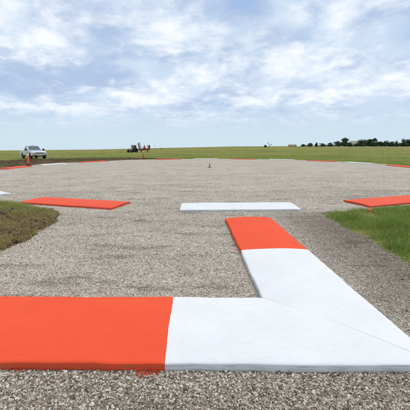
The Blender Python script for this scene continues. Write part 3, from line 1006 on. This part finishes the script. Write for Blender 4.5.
for sx in (-1, 1):
    bm = B(); box(bm, (sx * 0.62, yF - 0.165, 0.56), (0.22, 0.012, 0.09), 0.004); obj('fog_lamp', bm, M_TRIM, T)
    for yy in (-0.98, 0.10, 0.88):
        bm = B(); box(bm, (sx * 0.9715, yy, 0.80), (0.006, 0.018, 0.72)); obj('door_seam', bm, M_TRIM, T)
    bm = B(); box(bm, (sx * 0.9715, -0.05, 0.50), (0.02, 2.2, 0.10), 0.006); obj('sill_trim', bm, M_TRIM, T)
    for yy in (fa, ra):
        bm = lathe(B(), [(0.465, -0.20), (0.465, 0.0)], 24); obj('wheel_well', bm, M_TRIM, T, (sx * 0.965 if sx > 0 else -0.765, yy, 0.44), (0, R(90), 0))
bm = B(); box(bm, (0, -1.35, 1.158), (1.5, 0.012, 0.03)); obj('hood_seam', bm, M_TRIM, T)
bm = B(); box(bm, (0, -0.2, 1.862), (0.5, 0.08, 0.02), 0.004); obj('roof_lamp', bm, M_AMBER, T)
bm = B(); box(bm, (0, yF + 0.02, 0.42), (1.6, 0.14, 0.12), 0.02); obj('air_dam', bm, M_TRIM, T)
bm = B(); box(bm, (0, 0.1, 0.48), (1.3, 5.0, 0.16)); obj('chassis', bm, M_TRIM, T)

# ------------------------------------------------------------------ tractor and folded implement
M_TRO = plain('tractor_tan_orange', (0.62, 0.38, 0.19), 0.5, var=0.15)
M_DRED = plain('implement_red', (0.17, 0.014, 0.014), 0.5, var=0.25)
M_RED = plain('implement_bright_red', (0.55, 0.035, 0.02), 0.5, var=0.15)
M_ROOF = plain('cab_roof_paint', (0.55, 0.36, 0.20), 0.5, var=0.1)
tx, ty = -25.1, 103.0
T = thing('tractor', 'small tan and black farm tractor left of the red implement', 'tractor', (tx, ty, gz(tx, ty)), R(-35))
# front towards -Y
bm = B(); box(bm, (0, -0.95, 1.05), (0.62, 1.5, 0.62), 0.08); hd = obj('hood', bm, M_TRO, T)
bm = B(); box(bm, (0, -1.71, 1.02), (0.50, 0.05, 0.48), 0.01); obj('grille', bm, M_TRIM, hd)
for sx in (-1, 1):
    bm = B(); box(bm, (sx * 0.17, -1.745, 1.14), (0.18, 0.04, 0.14), 0.01); obj('headlight', bm, M_LAMP, T)
bm = B(); box(bm, (0, -0.3, 0.68), (0.5, 2.6, 0.36), 0.03); obj('chassis', bm, M_TRIM, T)
bm = B(); box(bm, (0, 0.62, 1.0), (1.1, 1.1, 0.4), 0.05); obj('floor_pan', bm, M_TRIM, T)
for sx in (-1, 1):
    for yy in (0.02, 1.15):
        bm = B(); tube(bm, (sx * 0.62, yy, 1.15), (sx * 0.58, yy, 2.45), 0.045); obj('cab_post', bm, M_TRIM, T)
    bm = B(); box(bm, (sx * 0.80, 0.75, 1.52), (0.46, 1.25, 0.06), 0.02); obj('fender', bm, M_TRO, T)
    bm = quad_panel([(sx * 0.61, 0.06, 1.25), (sx * 0.61, 1.11, 1.25), (sx * 0.58, 1.11, 2.38), (sx * 0.58, 0.06, 2.38)], 0.0, 0.012); obj('cab_window', bm, M_GLASS, T)
    wheel(T, (sx * 0.86, 0.75, 0.78), 0.78, 0.44, M_REFL); wheel(T, (sx * 0.70, -1.35, 0.48), 0.48, 0.28, M_REFL)
bm = quad_panel([(-0.58, 0.0, 1.35), (0.58, 0.0, 1.35), (0.55, 0.0, 2.38), (-0.55, 0.0, 2.38)], 0.0, 0.012); obj('windscreen', bm, M_GLASS, T)
bm = B(); box(bm, (0, 0.58, 2.52), (1.4, 1.5, 0.16), 0.05); obj('roof', bm, M_ROOF, T)
bm = B(); tube(bm, (0.26, -0.75, 1.3), (0.26, -0.75, 2.2), 0.04); obj('exhaust_pipe', bm, M_TRIM, T)
bm = B(); box(bm, (0, 0.45, 1.35), (0.5, 0.5, 0.14), 0.04); box(bm, (0, 0.72, 1.65), (0.5, 0.12, 0.6), 0.04); obj('seat', bm, M_TRIM, T)

ix, iy = -21.1, 103.6
T = thing('folded_implement', 'dark red folding field implement with its wings raised', 'farm implement', (ix, iy, gz(ix, iy)), R(12))
bm = B()
for yy in (-0.9, 0.0, 0.9): box(bm, (0, yy, 0.95), (3.5, 0.26, 0.42), 0.03)
for xx in (-1.5, -0.5, 0.5, 1.5): box(bm, (xx, 0, 0.95), (0.24, 1.95, 0.38), 0.03)
obj('main_frame', bm, M_DRED, T)
bm = B(); box(bm, (0, 0.3, 1.30), (0.9, 0.9, 0.75), 0.05); box(bm, (0, -0.5, 1.75), (0.40, 0.30, 1.2), 0.03); obj('centre_tower', bm, M_RED, T)
bm = B(); tube(bm, (-0.1, 1.0, 0.75), (-2.4, 1.2, 0.7), 0.09); obj('drawbar', bm, M_DRED, T)
for sx, hgt, tilt in ((-1, 2.15, 0.12), (1, 1.35, 0.05)):
    bm = B()
    rt = Matrix.Rotation(sx * tilt, 3, 'Y')
    for yy in (-0.95, 0.0, 0.95):
        box(bm, Vector((sx * 1.75, yy, 1.0)) + rt @ Vector((0, 0, hgt / 2)), (0.34, 0.30, hgt), 0.03, rt)
    for q in (0.15, 0.5, 0.85):
        box(bm, Vector((sx * 1.75, 0, 1.0)) + rt @ Vector((0, 0, hgt * q)), (0.26, 2.1, 0.30), 0.03, rt)
    wg = obj('wing', bm, M_DRED, T)
    for q in np.linspace(0.1, 0.97, 6):
        for yy in (-0.7, 0.5):
            p0 = Vector((sx * 1.75, yy, 1.0)) + rt @ Vector((-sx * 0.05, 0, hgt * q))
            bm = B(); tube(bm, p0, p0 + rt @ Vector((-sx * 0.45, 0, 0.12)), 0.09, 0.06, 6); tube(bm, p0 + rt @ Vector((-sx * 0.45, 0, 0.12)), p0 + rt @ Vector((-sx * 0.62, 0, -0.14)), 0.07, 0.05, 6)
            obj('tine', bm, M_TRIM, wg)
    bm = B(); tube(bm, (sx * 0.25, 0.2, 1.5), (sx * 1.75 + sx * 0.1, 0.2, 1.9), 0.06); obj('lift_ram', bm, M_STEEL, T)
    wheel(T, (sx * 1.05, 0.45, 0.42), 0.42, 0.28, M_RED)
    bm = B(); box(bm, (sx * 1.05, 0.2, 0.68), (0.1, 0.7, 0.10), 0.02, Matrix.Rotation(-0.7, 3, 'X')); obj('wheel_arm', bm, M_DRED, T)
for i, xx in enumerate(np.linspace(-1.45, 1.45, 8)):
    bm = B(); tube(bm, (xx, -0.9, 0.92), (xx, -1.15, 0.55), 0.045, 0.04, 6); tube(bm, (xx, -1.15, 0.55), (xx, -0.85, 0.24), 0.04, 0.025, 6); obj('tine', bm, M_TRIM, T)

# ------------------------------------------------------------------ trees
def at_px(px, D):
    """point on the ground D metres away on the bearing of image column px (photo is 410 wide)"""
    a = math.atan((px - 205) / 297.8)
    return math.sin(a) * D, math.cos(a) * D


def leaf_cloud(name, lobes, n, size, parent, mat=None, dark=0.0):
    """leaf clumps spread through a set of ellipsoid lobes"""
    w = np.array([l[3] * l[4] * l[5] for l in lobes]); w = w / w.sum()
    idx = rng.choice(len(lobes), n, p=w)
    L = np.array(lobes)[idx]
    v = rng.normal(0, 1, (n, 3)); v /= np.linalg.norm(v, axis=1)[:, None]
    rr = rng.uniform(0.25, 1.0, n) ** 0.5 * rng.uniform(0.85, 1.12, n)
    P0 = L[:, :3] + v * L[:, 3:6] * rr[:, None]
    nr = v + rng.normal(0, 0.6, (n, 3)); nr /= np.linalg.norm(nr, axis=1)[:, None]
    t1 = np.cross(nr, rng.normal(0, 1, (n, 3))); t1 /= np.linalg.norm(t1, axis=1)[:, None]
    t2 = np.cross(nr, t1)
    s1 = size * rng.uniform(0.5, 1.3, n)[:, None]; s2 = size * rng.uniform(0.4, 1.0, n)[:, None]
    V = np.stack([P0 - t1 * s1, P0 - t2 * s2 * 0.7, P0 + t1 * s1, P0 + t2 * s2], 1).reshape(-1, 3)
    me = bpy.data.meshes.new(name)
    me.vertices.add(n * 4); me.vertices.foreach_set('co', V.ravel())
    me.loops.add(n * 4); me.loops.foreach_set('vertex_index', np.arange(n * 4, dtype=np.int32))
    me.polygons.add(n); me.polygons.foreach_set('loop_start', (np.arange(n) * 4).astype(np.int32))
    me.update(calc_edges=True)
    at = me.attributes.new('tint', 'FLOAT', 'POINT')
    tint = np.clip(0.45 + rng.normal(0, 0.22, n) - dark, 0, 1)
    at.data.foreach_set('value', np.repeat(tint, 4).astype(np.float32))
    return link(name, me, mat or M_LEAF, parent)


def tree(px, D, top_px, w_px, shape, label, group='trees in the far tree line'):
    x, y = at_px(px, D)
    z0 = gz(x, y)
    m_px = D * 0.98 / 291.9
    H = max(1.5, 1.58 + (146.3 - top_px) * m_px / 0.98 - z0)
    H *= 0.87
    W = w_px * m_px * 0.62
    rs = random.Random(int(px * 10))
    t = thing('tree', label, 'tree', (x, y, z0), rs.uniform(0, 6), group)
    bm = B()
    tube(bm, (0, 0, -0.3), (0, 0, H * 0.45), 0.035 * H, 0.022 * H)
    tube(bm, (0, 0, H * 0.43), (0.04 * H, 0, H * 0.85), 0.022 * H, 0.006 * H)
    for i in range(6):
        a = i * 1.1 + rs.random(); hh = H * (0.25 + 0.09 * i)
        tube(bm, (0, 0, hh), (math.cos(a) * W * 0.7, math.sin(a) * W * 0.7, hh + H * 0.18), 0.012 * H, 0.004 * H, 5)
    obj('trunk', bm, M_BARK, t)
    lobes = []
    if shape == 'cone':
        for i in range(9):
            q = i / 8
            k = W * (1 - 0.82 * q) * rs.uniform(0.8, 1.1)
            lobes.append((rs.uniform(-.15, .15) * W, rs.uniform(-.15, .15) * W, H * (0.12 + 0.84 * q), k, k, H * 0.11))
    else:
        for i in range(9):
            a = rs.uniform(0, 6.28); q = rs.uniform(0.0, 0.75)
            zc = H * rs.uniform(0.22, 0.80)
            k = W * rs.uniform(0.35, 0.6)
            lobes.append((math.cos(a) * W * q * 0.8, math.sin(a) * W * q * 0.8, zc, k, k, H * rs.uniform(0.13, 0.22)))
        lobes.append((0, 0, H * 0.26, W * 0.95, W * 0.95, H * 0.26))
        lobes.append((0, 0, H * 0.80, W * 0.4, W * 0.4, H * 0.20))
    leaf_cloud('crown', lobes, 1700 if w_px > 5 else 900, 0.045 * H + 0.12, t, dark=0.12)
    return t


TREES = [
    (303.5, 420, 144.0, 5.5, 'round', 'small low tree at the far left end of the tree line'),
    (310.0, 400, 142.7, 5.5, 'round', 'rounded small tree, second from the left end of tree line'),
    (316.3, 410, 142.1, 3.8, 'cone', 'narrow small tree, third from the left end of tree line'),
    (322.5, 410, 143.2, 6.5, 'round', 'low tree, fourth from the left end of tree line'),
    (330.0, 400, 142.5, 8.0, 'round', 'rounded tree two places left of the tallest dark tree'),
    (338.0, 390, 141.0, 7.0, 'round', 'broad tree just left of the tallest dark tree'),
    (345.0, 370, 137.6, 8.5, 'round', 'tallest dark tree left of the big tan roof'),
    (350.5, 380, 143.3, 4.0, 'round', 'low bushy tree at the foot of the tallest dark tree'),
    (356.2, 385, 143.4, 4.2, 'round', 'low tree standing before the big tan roof'),
    (363.0, 380, 139.4, 9.0, 'round', 'broad dark tree right beside the big tan roof'),
    (369.0, 385, 139.2, 7.5, 'round', 'tall rounded tree, second to the right of the big tan roof'),
    (374.2, 375, 138.3, 6.0, 'round', 'tallest rounded tree right of the big tan roof'),
    (380.0, 390, 141.6, 6.5, 'round', 'lower tree just right of the tallest rounded tree'),
    (386.0, 385, 140.9, 8.0, 'round', 'broad lower tree in the middle of the right tree group'),
    (391.8, 390, 141.7, 6.0, 'round', 'fifth tree from the right edge in tree line'),
    (396.0, 395, 141.0, 4.5, 'cone', 'narrow tree, fourth from the right edge in tree line'),
    (402.5, 375, 139.4, 6.5, 'round', 'higher tree, third from the right edge in tree line'),
    (407.2, 380, 139.8, 6.0, 'round', 'rounded tree at the right edge of the picture in tree line'),
    (412.5, 385, 140.5, 7.0, 'round', 'tree at the far right, cut by the picture edge'),
]
for a_ in TREES: tree(*a_)


def shrub(px, D, top_px, w_px, label):
    x, y = at_px(px, D); z0 = gz(x, y); m_px = D / 291.9
    H = max(0.6, 1.58 + (146.3 - top_px) * m_px - z0); W = w_px * m_px * 0.5
    t = thing('shrub', label, 'shrub', (x, y, z0), 0, 'far shrubs')
    bm = B()
    for i in range(5): tube(bm, (0.1 * math.cos(i), 0.1 * math.sin(i), -0.1), (W * 0.6 * math.cos(i * 1.3), W * 0.6 * math.sin(i * 1.3), H * 0.7), 0.05, 0.02, 5)
    obj('stem', bm, M_BARK, t)
    leaf_cloud('foliage', [(0, 0, H * 0.5, W * 0.7, W * 0.7, H * 0.5), (W * 0.4, 0, H * 0.35, W * 0.6, W * 0.6, H * 0.35), (-W * 0.45, 0.1, H * 0.4, W * 0.55, W * 0.55, H * 0.4)], 350, 0.1 * H + 0.05, t)


shrub(265.4, 330, 144.9, 2.9, 'dark round shrub on horizon left of the bare tree')
shrub(161.5, 260, 148.4, 3.6, 'low dark shrub on horizon right of the red implement')

# sparse leaning tree on the horizon
x, y = at_px(269.0, 330); z0 = gz(x, y)
T = thing('bare_tree', 'sparse leaning tree standing alone on the horizon', 'tree', (x, y, z0))
bm = B()
tube(bm, (-0.3, 0, -0.3), (0.4, 0, 1.5), 0.22, 0.16); tube(bm, (0.4, 0, 1.4), (-1.2, 0, 4.9), 0.15, 0.05); tube(bm, (0.4, 0, 1.4), (2.1, 0.3, 3.2), 0.14, 0.05)
for i in range(9):
    k = i / 8
    p0 = Vector((0.4 - 1.6 * k, 0, 1.5 + 3.4 * k)); a = i * 2.1
    tube(bm, p0, p0 + Vector((math.cos(a) * 0.9, math.sin(a) * 0.6, 0.7)), 0.05, 0.015, 5)
obj('trunk', bm, M_BARK, T)
leaf_cloud('crown', [(2.2, 0.2, 3.1, 0.9, 0.8, 0.6), (-1.0, 0, 4.4, 0.6, 0.6, 0.9), (0.1, 0, 2.2, 0.5, 0.5, 0.7)], 160, 0.20, T)

# ------------------------------------------------------------------ far buildings
M_TANR = plain('tan_metal_roof', (0.37, 0.32, 0.22), 0.6, var=0.06, scale=0.6)
M_TANW = plain('tan_siding', (0.30, 0.26, 0.18), 0.8, var=0.06, scale=0.6)
M_WIN = plain('window_glass', (0.05, 0.06, 0.07), 0.1, var=0.1)


def barn(px, D, wpx, eave_px, ridge_px, label, name, hip=0.15):
    x, y = at_px(px, D); z0 = gz(x, y); m = D / 291.9
    W = wpx * m; E = max(1.2, 1.58 + (146.3 - eave_px) * m - z0); Rg = 1.58 + (146.3 - ridge_px) * m - z0; dp = 9.0
    t = thing(name, label, 'building', (x, y, z0), -math.atan2(x, y))
    bm = B(); box(bm, (0, 0, E / 2 - 0.2), (W * 0.92, dp * 0.9, E + 0.4)); obj('wall', bm, M_TANW, t)
    bm = B()
    lo = [bm.verts.new(q) for q in ((-W / 2, -dp / 2, E), (W / 2, -dp / 2, E), (W / 2, dp / 2, E), (-W / 2, dp / 2, E))]
    r0 = bm.verts.new((-W / 2 + W * hip, 0, Rg)); r1 = bm.verts.new((W / 2 - W * hip, 0, Rg))
    for f_ in ((lo[0], lo[1], r1, r0), (lo[1], lo[2], r1), (lo[2], lo[3], r0, r1), (lo[3], lo[0], r0), tuple(reversed(lo))): bm.faces.new(f_)
    obj('roof', bm, M_TANR, t)
    bm = B(); box(bm, (W * 0.1, -dp * 0.45 - 0.02, E * 0.40), (W * 0.16, 0.08, E * 0.8)); obj('door', bm, M_TANR, t)
    for q in (-0.3, 0.35):
        bm = B(); box(bm, (W * q, -dp * 0.45 - 0.02, E * 0.55), (W * 0.09, 0.08, E * 0.35)); obj('window', bm, M_WIN, t)


barn(355.0, 430, 13.0, 144.4, 141.8, 'building with big tan roof among the trees of tree line', 'farm_building', 0.2)
barn(292.3, 520, 8.2, 145.7, 144.4, 'low tan shed alone on the horizon left of tree line', 'low_shed', 0.06)

# pale runway strip at the foot of the trees
M_RUN = plain('pale_runway', (0.42, 0.41, 0.38), 0.9, var=0.08, scale=0.05)
V = []; F = []
for i, px in enumerate(np.linspace(338, 520, 40)):
    for j, D_ in enumerate((318, 330, 342)):
        x, y = at_px(px, D_); V.append((x, y, gz(x, y) + 0.12))
    if i: a = (i - 1) * 3; F += [(a, a + 3, a + 4, a + 1), (a + 1, a + 4, a + 5, a + 2)]
me = bpy.data.meshes.new('runway'); me.from_pydata(V, [], F); me.update()
bm = B(); bm.from_mesh(me); bmesh.ops.recalc_face_normals(bm, faces=bm.faces)
if sum(f.normal.z for f in bm.faces) < 0: bmesh.ops.reverse_faces(bm, faces=bm.faces)
bm.to_mesh(me); bm.free()
tag(link('runway', me, M_RUN), kind='structure')

# utility pole
x, y = at_px(154.6, 420)
T = thing('utility_pole', 'faint grey utility pole on the horizon right of red implement', 'utility pole', (x, y, gz(x, y)))
M_POLE = plain('weathered_pole', (0.30, 0.29, 0.28), 0.9, var=0.1)
bm = B(); tube(bm, (0, 0, -0.5), (0, 0, 9.0), 0.16, 0.11); obj('pole', bm, M_POLE, T)
bm = B(); box(bm, (0, 0, 8.3), (2.2, 0.12, 0.12)); obj('crossarm', bm, M_POLE, T)
